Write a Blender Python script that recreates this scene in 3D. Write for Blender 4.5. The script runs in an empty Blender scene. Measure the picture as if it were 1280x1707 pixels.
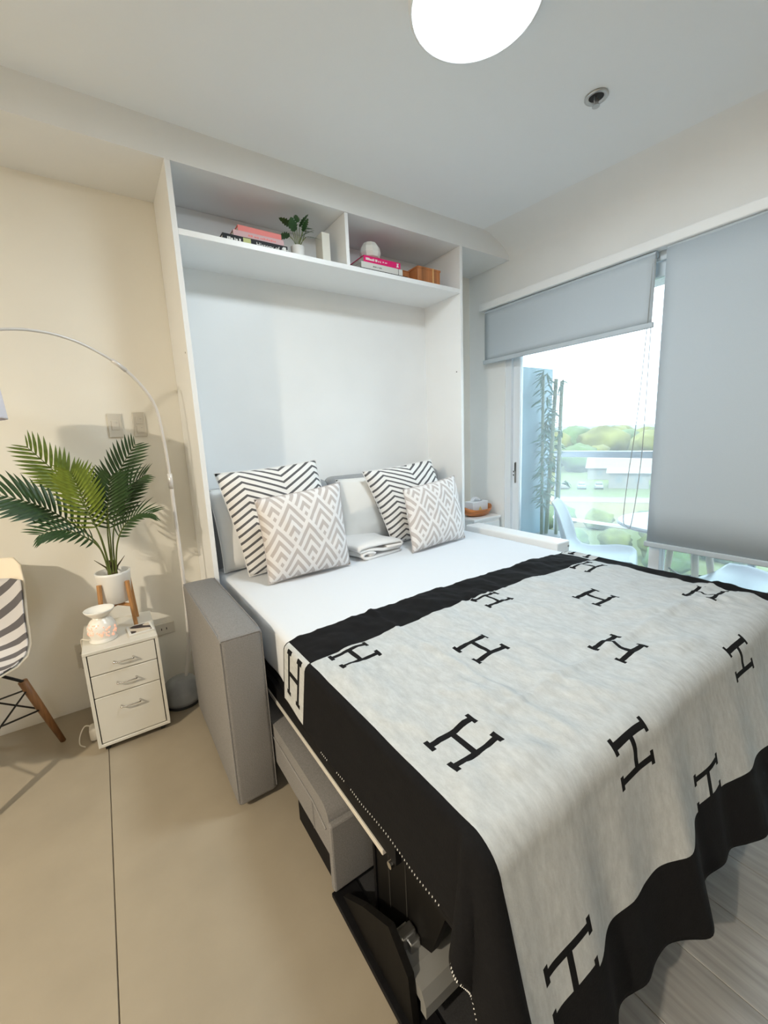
import bpy, bmesh, math, random
from math import sin, cos, pi, radians, hypot, atan2
from mathutils import Vector, Matrix, noise
random.seed(7)
S = bpy.context.scene
COL = S.collection

# ---------------------------------------------------------------- camera
FPX, YAW, PITCH, ROLL = 694.65, 0.5902, -0.1783, -0.0442
CAM = Vector((-0.3742, -2.0172, 1.2505))
_f = Vector((sin(YAW)*cos(PITCH), cos(YAW)*cos(PITCH), sin(PITCH)))
_r = Vector((cos(YAW), -sin(YAW), 0)); _u = _r.cross(_f)
_r2 = cos(ROLL)*_r + sin(ROLL)*_u; _u2 = -sin(ROLL)*_r + cos(ROLL)*_u
cd = bpy.data.cameras.new('camera'); co = bpy.data.objects.new('camera', cd); COL.objects.link(co)
cd.sensor_fit = 'HORIZONTAL'; cd.sensor_width = 36.0; cd.lens = FPX/1280*36.0
cd.clip_start = 0.02; cd.clip_end = 6000
mw = Matrix((( _r2.x, _u2.x, -_f.x, CAM.x), (_r2.y, _u2.y, -_f.y, CAM.y), (_r2.z, _u2.z, -_f.z, CAM.z), (0, 0, 0, 1)))
co.matrix_world = mw
S.camera = co

# ---------------------------------------------------------------- light
W = bpy.data.worlds.new('sky'); S.world = W; W.use_nodes = True
wn = W.node_tree.nodes['Background']
wn.inputs[0].default_value = (0.74, 0.87, 1.0, 1); wn.inputs[1].default_value = 2.75

def lamp(name, kind, loc, energy, color, size=0.1, rot=None, **kw):
    l = bpy.data.lights.new(name, kind); l.energy = energy; l.color = color
    if kind in ('POINT', 'SPOT'): l.shadow_soft_size = size
    if kind == 'AREA': l.shape = 'DISK'; l.size = size
    for k, v in kw.items(): setattr(l, k, v)
    o = bpy.data.objects.new(name, l); COL.objects.link(o); o.location = loc
    if rot: o.rotation_euler = rot
    return o
sun = lamp('sun', 'SUN', (0, 0, 20), 4.0, (1, .92, .78))
sun.rotation_euler = Vector((0.55, 0.25, -0.8)).to_track_quat('-Z', 'Y').to_euler()
lamp('dining_ceiling_light', 'AREA', (-2.85, -1.95, 2.46), 64, (1, .87, .68), .14)
lamp('unseen_fill_light', 'AREA', (-.9, -3.6, 2.46), 6, (1, .97, .93), .5)  # added fill light out of view behind the camera, not a known fixture
LAMP_STRENGTH = 29.0
S.view_settings.view_transform = 'Standard'; S.view_settings.look = 'None'
S.view_settings.gamma = 1.0; S.view_settings.use_curve_mapping = False
S.view_settings.exposure = 1.22
S.cycles.max_bounces = 10; S.cycles.diffuse_bounces = 6; S.cycles.transparent_max_bounces = 16
S.cycles.sample_clamp_indirect = 8.0

# ---------------------------------------------------------------- materials
def nt(m): return m.node_tree.nodes, m.node_tree.links
def mat(name, col, rough=.6, metal=0., var=0., vscale=8., bump=0., bscale=200., spec=.5, stretch=None, coord='Object', emit=None, estr=0., trans=0.):
    m = bpy.data.materials.new(name); m.use_nodes = True; N, L = nt(m)
    b = N['Principled BSDF']
    c = (*col, 1); b.inputs['Base Color'].default_value = c
    b.inputs['Roughness'].default_value = rough; b.inputs['Metallic'].default_value = metal
    b.inputs['Specular IOR Level'].default_value = spec
    if trans: b.inputs['Transmission Weight'].default_value = trans
    if emit: b.inputs['Emission Color'].default_value = (*emit, 1); b.inputs['Emission Strength'].default_value = estr
    tc = None
    def coords(scale_vec):
        nonlocal tc
        if tc is None: tc = N.new('ShaderNodeTexCoord')
        mp = N.new('ShaderNodeMapping'); L.new(tc.outputs[coord], mp.inputs['Vector'])
        mp.inputs['Scale'].default_value = scale_vec; return mp
    st = stretch or (1, 1, 1)
    if var:
        mp = coords(st); n = N.new('ShaderNodeTexNoise'); n.inputs['Scale'].default_value = vscale; n.inputs['Detail'].default_value = 6
        L.new(mp.outputs[0], n.inputs['Vector'])
        r = N.new('ShaderNodeMixRGB'); r.inputs[1].default_value = tuple(max(0, x*(1-var)) for x in col)+(1,)
        r.inputs[2].default_value = tuple(min(1, x*(1+var)) for x in col)+(1,)
        mr = N.new('ShaderNodeMapRange'); mr.inputs[1].default_value = .3; mr.inputs[2].default_value = .7
        L.new(n.outputs['Fac'], mr.inputs[0]); L.new(mr.outputs[0], r.inputs[0]); L.new(r.outputs[0], b.inputs['Base Color'])
    if bump:
        mp = coords(st); n = N.new('ShaderNodeTexNoise'); n.inputs['Scale'].default_value = bscale; n.inputs['Detail'].default_value = 3
        L.new(mp.outputs[0], n.inputs['Vector'])
        bp = N.new('ShaderNodeBump'); bp.inputs['Strength'].default_value = bump; bp.inputs['Distance'].default_value = .002
        L.new(n.outputs['Fac'], bp.inputs['Height']); L.new(bp.outputs[0], b.inputs['Normal'])
    return m

class Gx:
    """tiny expression builder for math nodes"""
    def __init__(s, m): s.N, s.L = nt(m)
    def op(s, o, *a):
        n = s.N.new('ShaderNodeMath'); n.operation = o
        for i, x in enumerate(a):
            if isinstance(x, (int, float)): n.inputs[i].default_value = x
            else: s.L.new(x, n.inputs[i])
        return n.outputs[0]
    def add(s, a, b): return s.op('ADD', a, b)
    def sub(s, a, b): return s.op('SUBTRACT', a, b)
    def mul(s, a, b): return s.op('MULTIPLY', a, b)
    def lt(s, a, b): return s.op('LESS_THAN', a, b)
    def gt(s, a, b): return s.op('GREATER_THAN', a, b)
    def mx(s, a, b): return s.op('MAXIMUM', a, b)
    def mn(s, a, b): return s.op('MINIMUM', a, b)
    def ab(s, a): return s.op('ABSOLUTE', a)
    def fr(s, a): return s.op('FRACT', a)

def pattern_mat(name, ca, cb, fn, coord='UV', rough=.9, bump=.25, bscale=500, mottling=0.0):
    """two colours switched by a 0/1 pattern fn(g, x, y)"""
    m = mat(name, ca, rough, spec=.2); g = Gx(m); N, L = g.N, g.L
    tc = N.new('ShaderNodeTexCoord'); sp = N.new('ShaderNodeSeparateXYZ'); L.new(tc.outputs[coord], sp.inputs[0])
    f = fn(g, sp.outputs[0], sp.outputs[1])
    mx = N.new('ShaderNodeMixRGB'); mx.inputs[1].default_value = (*ca, 1); mx.inputs[2].default_value = (*cb, 1)
    L.new(f, mx.inputs[0])
    n = N.new('ShaderNodeTexNoise'); n.inputs['Scale'].default_value = bscale; n.inputs['Detail'].default_value = 4
    L.new(tc.outputs['Object'], n.inputs['Vector'])
    out = mx.outputs[0]
    if mottling:
        n2 = N.new('ShaderNodeTexNoise'); n2.inputs['Scale'].default_value = 55; n2.inputs['Detail'].default_value = 8; n2.inputs['Roughness'].default_value = .75
        mp = N.new('ShaderNodeMapping'); mp.inputs['Scale'].default_value = (1, .35, 1)
        L.new(tc.outputs['UV'], mp.inputs[0]); L.new(mp.outputs[0], n2.inputs['Vector'])
        mr = N.new('ShaderNodeMapRange'); mr.inputs[1].default_value = .35; mr.inputs[2].default_value = .65
        mr.inputs[3].default_value = 1-mottling; mr.inputs[4].default_value = 1
        L.new(n2.outputs['Fac'], mr.inputs[0])
        mm = N.new('ShaderNodeMixRGB'); mm.blend_type = 'MULTIPLY'; mm.inputs[0].default_value = 1
        L.new(out, mm.inputs[1]); L.new(mr.outputs[0], mm.inputs[2]); out = mm.outputs[0]
    L.new(out, N['Principled BSDF'].inputs['Base Color'])
    bp = N.new('ShaderNodeBump'); bp.inputs['Strength'].default_value = bump; bp.inputs['Distance'].default_value = .002
    L.new(n.outputs['Fac'], bp.inputs['Height']); L.new(bp.outputs[0], N['Principled BSDF'].inputs['Normal'])
    return m

M = {}
M['wall'] = mat('wall_paint', (.82, .835, .835), .75, var=.02, vscale=3, bump=.05, bscale=120)
M['wallback'] = mat('cream_wall_paint', (.86, .84, .77), .75, var=.02, vscale=3, bump=.05, bscale=120)
M['kitchen'] = mat('taupe_kitchen_wall', (.30, .285, .26), .7)
M['ceiling'] = mat('ceiling_paint', (.86, .895, .92), .8, bump=.04, bscale=120)
M['trimwhite'] = mat('white_trim_paint', (.84, .86, .87), .5)
M['laminate'] = mat('white_laminate', (.88, .895, .90), .38, var=.015, vscale=4)
M['tile'] = mat('beige_porcelain', (.335, .29, .22), .32, var=.06, vscale=5, spec=.4)
M['grout'] = mat('grout', (.30, .25, .19), .9)
M['plank'] = mat('grey_plank', (.29, .283, .272), .42, var=.22, vscale=9, stretch=(6, .5, 6), bump=.2, bscale=14)
M['slab'] = mat('concrete', (.36, .37, .38), .9, var=.05)
M['sheet'] = mat('white_sheet', (.72, .75, .79), .85, bump=.15, bscale=350, spec=.2)
M['pillowwhite'] = mat('white_cotton', (.82, .82, .80), .9, bump=.2, bscale=60, spec=.2)
M['towel'] = mat('white_terry', (.85, .84, .83), .95, bump=.6, bscale=450, spec=.1)
M['sofa'] = mat('grey_upholstery', (.235, .228, .222), .95, var=.13, vscale=260, bump=.5, bscale=420, spec=.15)
M['sofaback'] = mat('grey_back_cushion', (.36, .37, .38), .95, var=.1, vscale=260, bump=.4, bscale=420, spec=.15)
M['black'] = mat('black_board', (.006, .006, .007), .6, spec=.15, var=.3, vscale=30)
M['darkbrown'] = mat('dark_laminate', (.006, .0055, .005), .6, spec=.15, var=.25, vscale=12, stretch=(8, 8, .6))
M['underbedshade'] = mat('under_bed_shade', (.025, .025, .027), .95, var=.2, vscale=300)  # shade under the bed as a dark colour
M['greymetal'] = mat('grey_painted_metal', (.22, .22, .21), .5)
M['alu'] = mat('brushed_aluminium', (.80, .77, .70), .35, .3)
M['chrome'] = mat('chrome', (.72, .70, .66), .2, 1)
M['steel'] = mat('brushed_steel', (.55, .55, .54), .3, 1)
M['enamel'] = mat('white_enamel', (.66, .645, .585), .35)
M['gap'] = mat('shadow_gap', (.03, .028, .024), .9)
M['rubber'] = mat('black_rubber', (.02, .02, .02), .7)
M['ceramic'] = mat('white_ceramic', (.86, .85, .80), .25)
M['potwhite'] = mat('white_pot', (.82, .82, .80), .35)
M['soil'] = mat('potting_soil', (.09, .07, .05), .95, var=.5, vscale=60, bump=1, bscale=60)
M['bamboo'] = mat('bamboo_wood', (.46, .23, .085), .5, var=.18, vscale=14, stretch=(8, 8, .7))
M['legwood'] = mat('walnut_leg', (.24, .115, .045), .5, var=.3, vscale=14, stretch=(7, 7, .6))
M['palewood'] = mat('pale_beech', (.60, .52, .42), .5, var=.1, vscale=14, stretch=(7, 7, .6))
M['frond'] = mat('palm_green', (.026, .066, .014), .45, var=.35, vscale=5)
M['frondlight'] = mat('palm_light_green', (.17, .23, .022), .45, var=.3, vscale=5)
M['stem'] = mat('palm_stem', (.13, .17, .04), .5, var=.3, vscale=20)
M['fiber'] = mat('palm_husk', (.09, .075, .03), .8, var=.4, vscale=60)
M['switch'] = mat('ivory_switch', (.66, .63, .56), .4)
M['switchgrey'] = mat('grey_rocker', (.48, .46, .42), .4)
M['lampgrey'] = mat('grey_stone_base', (.34, .36, .38), .6, var=.2, vscale=12)
M['lamppole'] = mat('white_lamp_pole', (.74, .72, .70), .3, .2)
M['shade'] = mat('lavender_white_shade', (.80, .78, .86), .8, bump=.2, bscale=300)
M['cord'] = mat('white_cord', (.75, .72, .65), .5)
M['chain'] = mat('grey_bead_chain', (.34, .37, .38), .5)
M['blackcord'] = mat('black_cord', (.02, .02, .02), .5)
M['blind'] = mat('blue_grey_blind', (.50, .565, .62), .9, var=.015, vscale=300, bump=.15, bscale=500, spec=.15)
M['framewhite'] = mat('white_upvc', (.78, .83, .88), .4)
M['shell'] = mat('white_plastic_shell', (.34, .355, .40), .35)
M['creamshell'] = mat('cream_plastic_shell', (.88, .80, .66), .4)
M['blackwire'] = mat('black_wire', (.015, .015, .015), .4, .5)
M['red'] = mat('salmon_cover', (.80, .22, .20), .5)
M['pinkcover'] = mat('pale_pink_cover', (.66, .42, .44), .5)
M['magenta'] = mat('magenta_cover', (.80, .010, .17), .4)
M['whitecover'] = mat('white_cover', (.72, .72, .68), .5)
M['blackcover'] = mat('black_cover', (.008, .008, .010), .5, spec=.25)
M['paper'] = mat('book_paper', (.72, .69, .62), .9, var=.1, vscale=300, stretch=(.1, .1, 8))
M['ink'] = mat('white_print', (.80, .80, .78), .6)
M['yellowgreen'] = mat('yellow_green_print', (.55, .60, .25), .6)
M['monstera'] = mat('monstera_green', (.028, .085, .022), .4, var=.3, vscale=30)
M['vase'] = mat('matte_white_vase', (.74, .73, .68), .6)
M['cream'] = mat('cream_block', (.78, .77, .70), .6)
def wood_box():
    m = mat('cedar_wood', (.42, .16, .055), .45, var=.35, vscale=5, stretch=(7, 1, .4)); return m
M['cedar'] = wood_box()
M['palecedar'] = mat('pale_sapwood', (.70, .42, .18), .45, var=.15, vscale=9, stretch=(7, 1, .4))
M['bowl'] = mat('orange_wood_bowl', (.50, .17, .045), .35, var=.4, vscale=9, stretch=(1, 1, 7))
M['tissue'] = mat('white_card', (.82, .84, .88), .7)
M['yellow'] = mat('yellow_print', (.80, .68, .30), .6)
M['lampdisc'] = mat('lit_diffuser', (.9, .9, .9), .5, emit=(.82, .93, 1), estr=LAMP_STRENGTH)
M['glow'] = mat('glowing_cutout', (.25, .08, .05), .5, emit=(1, .33, .19), estr=.75)
M['bambooculm'] = mat('bamboo_culm', (.20, .25, .17), .5, var=.2, vscale=6)
M['bambooleaf'] = mat('bamboo_leaf', (.10, .21, .155), .5, var=.3, vscale=12)
M['limeleaf'] = mat('lime_leaf', (.22, .62, .14), .5)
M['partition'] = mat('pale_blue_partition', (.33, .46, .54), .8)
M['railgrey'] = mat('grey_handrail', (.15, .18, .21), .4, .2)

def glass_mat(name, tint, haze, refl=.05):
    m = bpy.data.materials.new(name); m.use_nodes = True; N, L = nt(m); N.remove(N['Principled BSDF'])
    out = N['Material Output']
    t = N.new('ShaderNodeBsdfTransparent'); t.inputs[0].default_value = (*tint, 1)
    gl = N.new('ShaderNodeBsdfGlossy'); gl.inputs['Roughness'].default_value = .02
    lw = N.new('ShaderNodeFresnel'); lw.inputs[0].default_value = 1.35
    a = N.new('ShaderNodeMixShader'); L.new(lw.outputs[0], a.inputs[0]); L.new(t.outputs[0], a.inputs[1]); L.new(gl.outputs[0], a.inputs[2])
    d = N.new('ShaderNodeBsdfTranslucent'); d.inputs[0].default_value = (.92, .95, .97, 1)
    b = N.new('ShaderNodeMixShader'); b.inputs[0].default_value = haze; L.new(a.outputs[0], b.inputs[1]); L.new(d.outputs[0], b.inputs[2])
    L.new(b.outputs[0], out.inputs[0]); return m
M['glass'] = glass_mat('veiled_window_glass', (.95, .98, .98), .09)  # the translucent share paints a bright haze over the view outside
M['railglass'] = glass_mat('railing_glass', (.90, .97, .95), .03)

# ---------------------------------------------------------------- helpers
def tag(o, label, cat=None, group=None, kind=None):
    if label: o['label'] = label
    if cat: o['category'] = cat
    if group: o['group'] = group
    if kind: o['kind'] = kind
    return o
def thing(name, label, cat, loc=(0, 0, 0), rz=0., group=None):
    o = bpy.data.objects.new(name, None); COL.objects.link(o); o.empty_display_size = .05
    o.location = loc; o.rotation_euler = (0, 0, rz)
    return tag(o, label, cat, group)
def rootof(p):
    v = Vector((0, 0, 0))
    while p is not None: v += Vector(p.location); p = p.parent
    return v
def link(name, me, m, parent=None, world=False, smooth=False):
    """one mesh object; world=True: the mesh is in scene coordinates and moves to its parent's origin"""
    if isinstance(me, bmesh.types.BMesh):
        d = bpy.data.meshes.new(name)
        bmesh.ops.recalc_face_normals(me, faces=me.faces)
        me.to_mesh(d); me.free(); me = d
    if world and parent is not None: me.transform(Matrix.Translation(-rootof(parent)))
    if smooth:
        for p in me.polygons: p.use_smooth = True
    if m is not None and len(me.materials) == 0:
        for x in (m if isinstance(m, list) else [m]): me.materials.append(x)
    o = bpy.data.objects.new(name, me); COL.objects.link(o)
    if parent is not None: o.parent = parent
    return o
def wobj(*a, **k): k['world'] = True; return link(*a, **k)
def box(bm, x0, x1, y0, y1, z0, z1, bev=0., seg=2, mi=0):
    r = bmesh.ops.create_cube(bm, size=1, matrix=Matrix.Translation(((x0+x1)/2, (y0+y1)/2, (z0+z1)/2)) @ Matrix.Diagonal((abs(x1-x0), abs(y1-y0), abs(z1-z0), 1)))
    vs = r['verts']
    if bev:
        es = {e for v in vs for e in v.link_edges}
        r2 = bmesh.ops.bevel(bm, geom=list(es), offset=bev, segments=seg, profile=.5, affect='EDGES')
    return bm
def B(*a, **k): return box(bmesh.new(), *a, **k)
def lathe(prof, n=32, center=(0, 0, 0), cap=True):
    bm = bmesh.new(); rings = []
    for r, z in prof:
        if r < 1e-5: rings.append([bm.verts.new((center[0], center[1], center[2]+z))])
        else: rings.append([bm.verts.new((center[0]+r*cos(2*pi*i/n), center[1]+r*sin(2*pi*i/n), center[2]+z)) for i in range(n)])
    for a, b in zip(rings, rings[1:]):
        for i in range(n):
            j = (i+1) % n
            if len(a) == 1 and len(b) == 1: continue
            if len(a) == 1: bm.faces.new((a[0], b[j], b[i]))
            elif len(b) == 1: bm.faces.new((a[i], a[j], b[0]))
            else: bm.faces.new((a[i], a[j], b[j], b[i]))
    if cap:
        for rg in (rings[0], rings[-1]):
            if len(rg) > 2: bm.faces.new(rg)
    return bm
def smooth_pts(pts, k=4):
    P = [Vector(p) for p in pts]; out = []
    for i in range(len(P)-1):
        p0, p1, p2, p3 = P[max(0, i-1)], P[i], P[i+1], P[min(len(P)-1, i+2)]
        for j in range(k):
            t = j/k
            out.append(.5*((2*p1)+(-p0+p2)*t+(2*p0-5*p1+4*p2-p3)*t*t+(-p0+3*p1-3*p2+p3)*t**3))
    out.append(P[-1]); return out
def tube(pts, r, n=8, bm=None, cap=True):
    bm = bm or bmesh.new(); P = [Vector(p) for p in pts]; R = r if isinstance(r, (list, tuple)) else [r]*len(P)
    rings = []; prev = None
    for i, p in enumerate(P):
        t = (P[min(i+1, len(P)-1)]-P[max(i-1, 0)]).normalized()
        if prev is None:
            a = Vector((0, 0, 1)) if abs(t.z) < .9 else Vector((1, 0, 0)); x = t.cross(a).normalized()
        else: x = (prev-t*prev.dot(t)).normalized()
        prev = x; y = t.cross(x)
        rings.append([bm.verts.new(p+R[i]*(cos(2*pi*k/n)*x+sin(2*pi*k/n)*y)) for k in range(n)])
    for a, b in zip(rings, rings[1:]):
        for k in range(n): bm.faces.new((a[k], a[(k+1) % n], b[(k+1) % n], b[k]))
    if cap: bm.faces.new(rings[0]); bm.faces.new(rings[-1])
    return bm
def prism(pts2, axis, a, b, bm=None):
    """extrude a 2-D outline along axis 0/1/2 from a to b"""
    bm = bm or bmesh.new()
    def mk(p, t): q = list(p); q.insert(axis, t); return bm.verts.new(q)
    A = [mk(p, a) for p in pts2]; Bv = [mk(p, b) for p in pts2]; n = len(A)
    bm.faces.new(A); bm.faces.new(list(reversed(Bv)))
    for i in range(n): bm.faces.new((A[i], A[(i+1) % n], Bv[(i+1) % n], Bv[i]))
    return bm
def grid(fn, nu, nv, uvfn=None):
    bm = bmesh.new(); V = [[bm.verts.new(fn(i/nu, j/nv)) for i in range(nu+1)] for j in range(nv+1)]
    uvl = bm.loops.layers.uv.new('UVMap') if uvfn else None
    for j in range(nv):
        for i in range(nu):
            f = bm.faces.new((V[j][i], V[j][i+1], V[j+1][i+1], V[j+1][i]))
            if uvl:
                for lp, (a, b) in zip(f.loops, ((i, j), (i+1, j), (i+1, j+1), (i, j+1))): lp[uvl].uv = uvfn(a/nu, b/nv)
    return bm
def solid(o, t, off=0.):
    md = o.modifiers.new('thickness', 'SOLIDIFY'); md.thickness = t; md.offset = off; return o
def fbm(x, y, z=0., o=4): return noise.fractal(Vector((x, y, z)), 1.0, 2.0, o)

# ================================================================ THE SETTING
XW, YB, ZC, ZB = 2.077, 0.369, 2.511, 2.377     # window wall, back wall, ceiling, beam underside
def struct(name, bm, m, parent=None, label=None, **k):
    o = link(name, bm, m, parent, **k)
    if parent is None: o['kind'] = 'structure'
    if label: o['label'] = label
    return o
floor = struct('floor', B(-3.3, XW+.1, -4.5, YB, -.06, -.006), M['grout'], label='beige tiled floor meeting grey planks under the bed')
tile_me = None
for i in range(-1, 5):
    for j in range(3):
        x0 = -.505+.6*(i-4); x1 = x0+.6; y1 = YB-1.8*j; y0 = max(y1-1.8, -4.5)
        o = link('floor_tile', B(x0+.0012, x1-.0012, y0+.0012, y1-.0012, -.006, 0, .0012, 1), M['tile'], floor)
x = .0955
for i in range(11):
    y = YB-(i % 3)*.42
    x1 = min(x+.18, XW+.1)
    ys = [YB]+[y-1.22*k for k in range(0 if i % 3 else 1, 6) if y-1.22*k > -4.4]+[-4.5]
    for a, b in zip(ys, ys[1:]):
        if a-b < .02: continue
        o = link('floor_plank', B(x+.0008, x1-.0008, b+.0008, a-.0008, -.006, 0, .001, 1), M['plank'], floor)
    x = x1
struct('ceiling', B(-3.3, XW+.2, -4.5, YB+.1, ZC, ZC+.12), M['ceiling'])
struct('wall_back', B(-3.3, XW+.2, YB, YB+.1, -.06, ZC), M['wallback'])
struct('wall_left', B(-3.4, -3.3, -4.5, YB+.1, -.06, ZC), M['kitchen'])
struct('wall_front', B(-3.4, XW+.2, -4.6, -4.5, -.06, ZC), M['kitchen'])
bm = B(XW, XW+.14, .03, YB, -.06, ZC); box(bm, XW, XW+.14, -2.6, .03, 2.13, ZC); box(bm, XW, XW+.14, -4.5, -2.6, -.06, ZC)
struct('wall_right', bm, M['wall'])
struct('trim_1', B(-3.3, XW, 0, YB, ZB, ZC), M['wall'], label='white boxed beam along the back wall over the bed cabinet')
# sloped bulkhead between ceiling and window wall
def cove(a, b):
    t = a; y = -4.5*b; x0 = 1.823+.215*min(1, b*4.5/2.1)*1.0 if b*4.5 < 2.1 else 2.038
    f = t**1.0; ang = f*pi/2
    k = min(1, t*1.6); xx = x0+(XW-.001-x0)*sin(k*pi/2)**1.15
    zz = ZC-(ZC-ZB)*(1-cos(k*pi/2))**.75 if t*1.6 <= 1 else ZB-(t-.625)/.375*(ZB-2.2)
    return Vector((xx, y, zz))
struct('trim_2', grid(cove, 24, 24), M['wall'], label='sloped plaster bulkhead above the window', smooth=True)
# curtain rail board above the blinds
struct('trim_3', B(2.012, XW, -3.4, .215, 2.098, 2.148, .006), M['trimwhite'], label='white rail board above the roller blinds')

# window: sliding balcony door, frame + two leaves
win = bpy.data.objects.new('window_1', None); COL.objects.link(win); win['kind'] = 'structure'; win['label'] = 'white framed sliding balcony door with two blinds'
win.location = (2.12, -1.3, 0)
bm = B(2.085, 2.20, -.02, .03, 0, 2.13); box(bm, 2.085, 2.20, -2.6, -2.55, 0, 2.13); box(bm, 2.085, 2.2, -2.55, -.02, 2.06, 2.13); box(bm, 2.085, 2.2, -2.55, -.02, 0, .03)
wobj('frame', bm, M['framewhite'], win)
def leaf(y0, y1, x):
    s = .055
    bm = B(x-.018, x+.018, y0, y0+s, .03, 2.06, .003, 1); box(bm, x-.018, x+.018, y1-s, y1, .03, 2.06, .003, 1)
    box(bm, x-.018, x+.018, y0+s, y1-s, .03, .10); box(bm, x-.018, x+.018, y0+s, y1-s, 1.99, 2.06)
    lf = wobj('sash', bm, M['framewhite'], win)
    wobj('pane', B(x-.003, x+.003, y0+s-.004, y1-s+.004, .096, 1.994), M['glass'], lf)
    return lf
l1 = leaf(-1.02, -.02, 2.125); l2 = leaf(-2.0, -.965, 2.165); l3 = leaf(-2.55, -1.95, 2.125)
bm = B(2.098, 2.108, -.055, -.042, .88, 1.03, .003, 1); wobj('latch', bm, M['greymetal'], l1)
bm = B(2.096, 2.108, -.053, -.044, .965, 1.025, .002, 1); wobj('latch_slot', bm, M['rubber'], l1)
for z in (.93, .955): wobj('latch_screw', B(2.104, 2.1085, -.034, -.028, z, z+.012), M['rubber'], l1)

# balcony
struct('balcony_floor', B(2.2, 3.30, -4.2, .369, -.22, -.08), M['slab'])
struct('balcony_soffit', B(2.2, 3.30, -4.2, .5, 2.28, 2.45), M['slab'])
struct('balcony_partition', B(2.225, 2.80, .14, .20, -.08, 1.735), M['partition'], label='pale blue partition at the end of the balcony')
struct('roof_slab', B(-3.4, 3.3, -4.6, .5, 2.64, 2.75), M['slab'])
rl = thing('balcony_railing', 'grey metal balcony handrail over clear glass panels', 'railing', (3.2, -1.5, -.08))
wobj('top_rail', B(3.17, 3.23, -4.2, .36, .995, 1.05, .008), M['railgrey'], rl)
wobj('bottom_rail', B(3.185, 3.215, -4.2, .36, .405, .428, .004), M['alu'], rl)
wobj('curb', B(3.14, 3.26, -4.2, .36, -.08, .02, .004), M['slab'], rl)
for y in (.33, -1.15, -2.6, -4.1): wobj('post', B(3.18, 3.22, y-.02, y+.02, 0.02, .995, .004), M['railgrey'], rl)
for a, b in ((.31, -1.13), (-1.17, -2.58), (-2.62, -4.08)): wobj('glass_panel', B(3.196, 3.204, b, a, .04, .99), M['railglass'], rl)

# ---------------------------------------------------------------- roller blinds
def blind(lbl, y0, y1, zb, zt, chain):
    t = thing('roller_blind', lbl, 'blind', (2.045, (y0+y1)/2, zt), group='blue grey roller blinds over the balcony door')
    n = 24
    def f(u, v): return Vector((2.028+.0015*sin(u*9), y0+(y1-y0)*u, zb+(zt-zb)*v))
    o = wobj('fabric', grid(f, n, 8), M['blind'], t, smooth=True); solid(o, .0015)
    bm = tube([(2.045, y0-.0, zt+.0), (2.045, y1, zt)], .017, 14); wobj('roller_tube', bm, M['blind'], t, smooth=False)
    wobj('bottom_bar', B(2.02, 2.036, y0-.012, y1+.012, zb-.026, zb+.002, .005), M['blind'], t)
    if chain:
        for pts in chain: wobj('bead_chain', tube(smooth_pts(pts, 4), .0022, 6), M['chain'], t)
    return t
blind('half raised blue grey roller blind showing the balcony view', -.935, .172, 1.760, 2.079,
      [[(2.03, -.925, 2.07), (2.022, -.918, 1.7), (2.02, -.90, 1.3), (2.02, -.87, .95), (2.02, -.86, .74), (2.02, -.878, .70), (2.02, -.905, .72), (2.02, -.935, 1.1), (2.022, -.938, 1.7), (2.03, -.938, 2.07)]])
blind('nearly closed blue grey roller blind at the right edge', -2.45, -.985, .628, 2.088, None)

# ================================================================ WALL BED CABINET
cab = thing('bed_cabinet', 'tall white wall bed cabinet with open shelves on top', 'cabinet', (.82, .18, 0))
wobj('side_panel', B(0, .022, 0, YB-.002, 0, ZB, .001, 1), M['laminate'], cab)
wobj('side_panel', B(1.618, 1.64, 0, YB-.002, 0, ZB, .001, 1), M['laminate'], cab)
wobj('back_panel', B(.022, 1.618, .345, YB-.003, .3, ZB-.001), M['laminate'], cab)
wobj('shelf', B(.022, 1.618, 0.001, .345, 2.108, 2.132, .001, 1), M['laminate'], cab)
wobj('divider', B(.817, .837, 0.002, .345, 2.132, ZB-.001, .001, 1), M['laminate'], cab)
for loc, d in (((1.6175, .039, 1.644), -1), ((0, .04, 1.649), -1)):
    wobj('screw_hole', tube([(loc[0]-.0006, loc[1], loc[2]), (loc[0]+.004, loc[1], loc[2])], .004, 8), M['rubber'], cab)

# shelf contents ----------------------------------------------------------
def book(name, lbl, x0, x1, y0, y1, z0, t, cover, group, spine='front'):
    """lying book: spine towards the room; origin at its base"""
    b = thing(name, lbl, 'book', ((x0+x1)/2, (y0+y1)/2, z0), group=group)
    bm = B(x0, x1, y0, y1, z0, z0+.0025); box(bm, x0, x1, y0, y1, z0+t-.0025, z0+t); box(bm, x0, x1, y0, y0+.003, z0+.002, z0+t-.002)
    wobj('cover', bm, M[cover], b)
    wobj('pages', B(x0+.004, x1-.004, y0+.003, y1-.004, z0+.0025, z0+t-.0025), M['paper'], b)
    return b
def text(s, parent, loc, size, m, rot=(pi/2, 0, 0), name='spine_title', align='LEFT', ext=.0004):
    c = bpy.data.curves.new(name, 'FONT'); c.body = s; c.size = size; c.extrude = ext; c.align_x = align; c.fill_mode = 'BOTH'
    tmp = bpy.data.objects.new(name, c); COL.objects.link(tmp); bpy.context.view_layer.update()
    me = bpy.data.meshes.new_from_object(tmp.evaluated_get(bpy.context.evaluated_depsgraph_get())); bpy.data.objects.remove(tmp)
    me.materials.clear(); me.materials.append(m)
    o = bpy.data.objects.new(name, me); COL.objects.link(o); o.parent = parent; o.location = Vector(loc)-rootof(parent); o.rotation_euler = rot
    return o
def bits(parent, x0, x1, y, z, h, m, n, name='spine_print'):
    bm = bmesh.new(); rr = random.Random(n); xx = x0
    while xx < x1-.004:
        w = rr.uniform(.004, .011); box(bm, xx, min(xx+w, x1), y-.0006, y, z, z+h*rr.choice((.7, 1, 1))); xx += w+rr.choice((.002, .002, .007))
    return wobj(name, bm, m, parent)
GS = 'books lying on the cabinet shelf'
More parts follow.
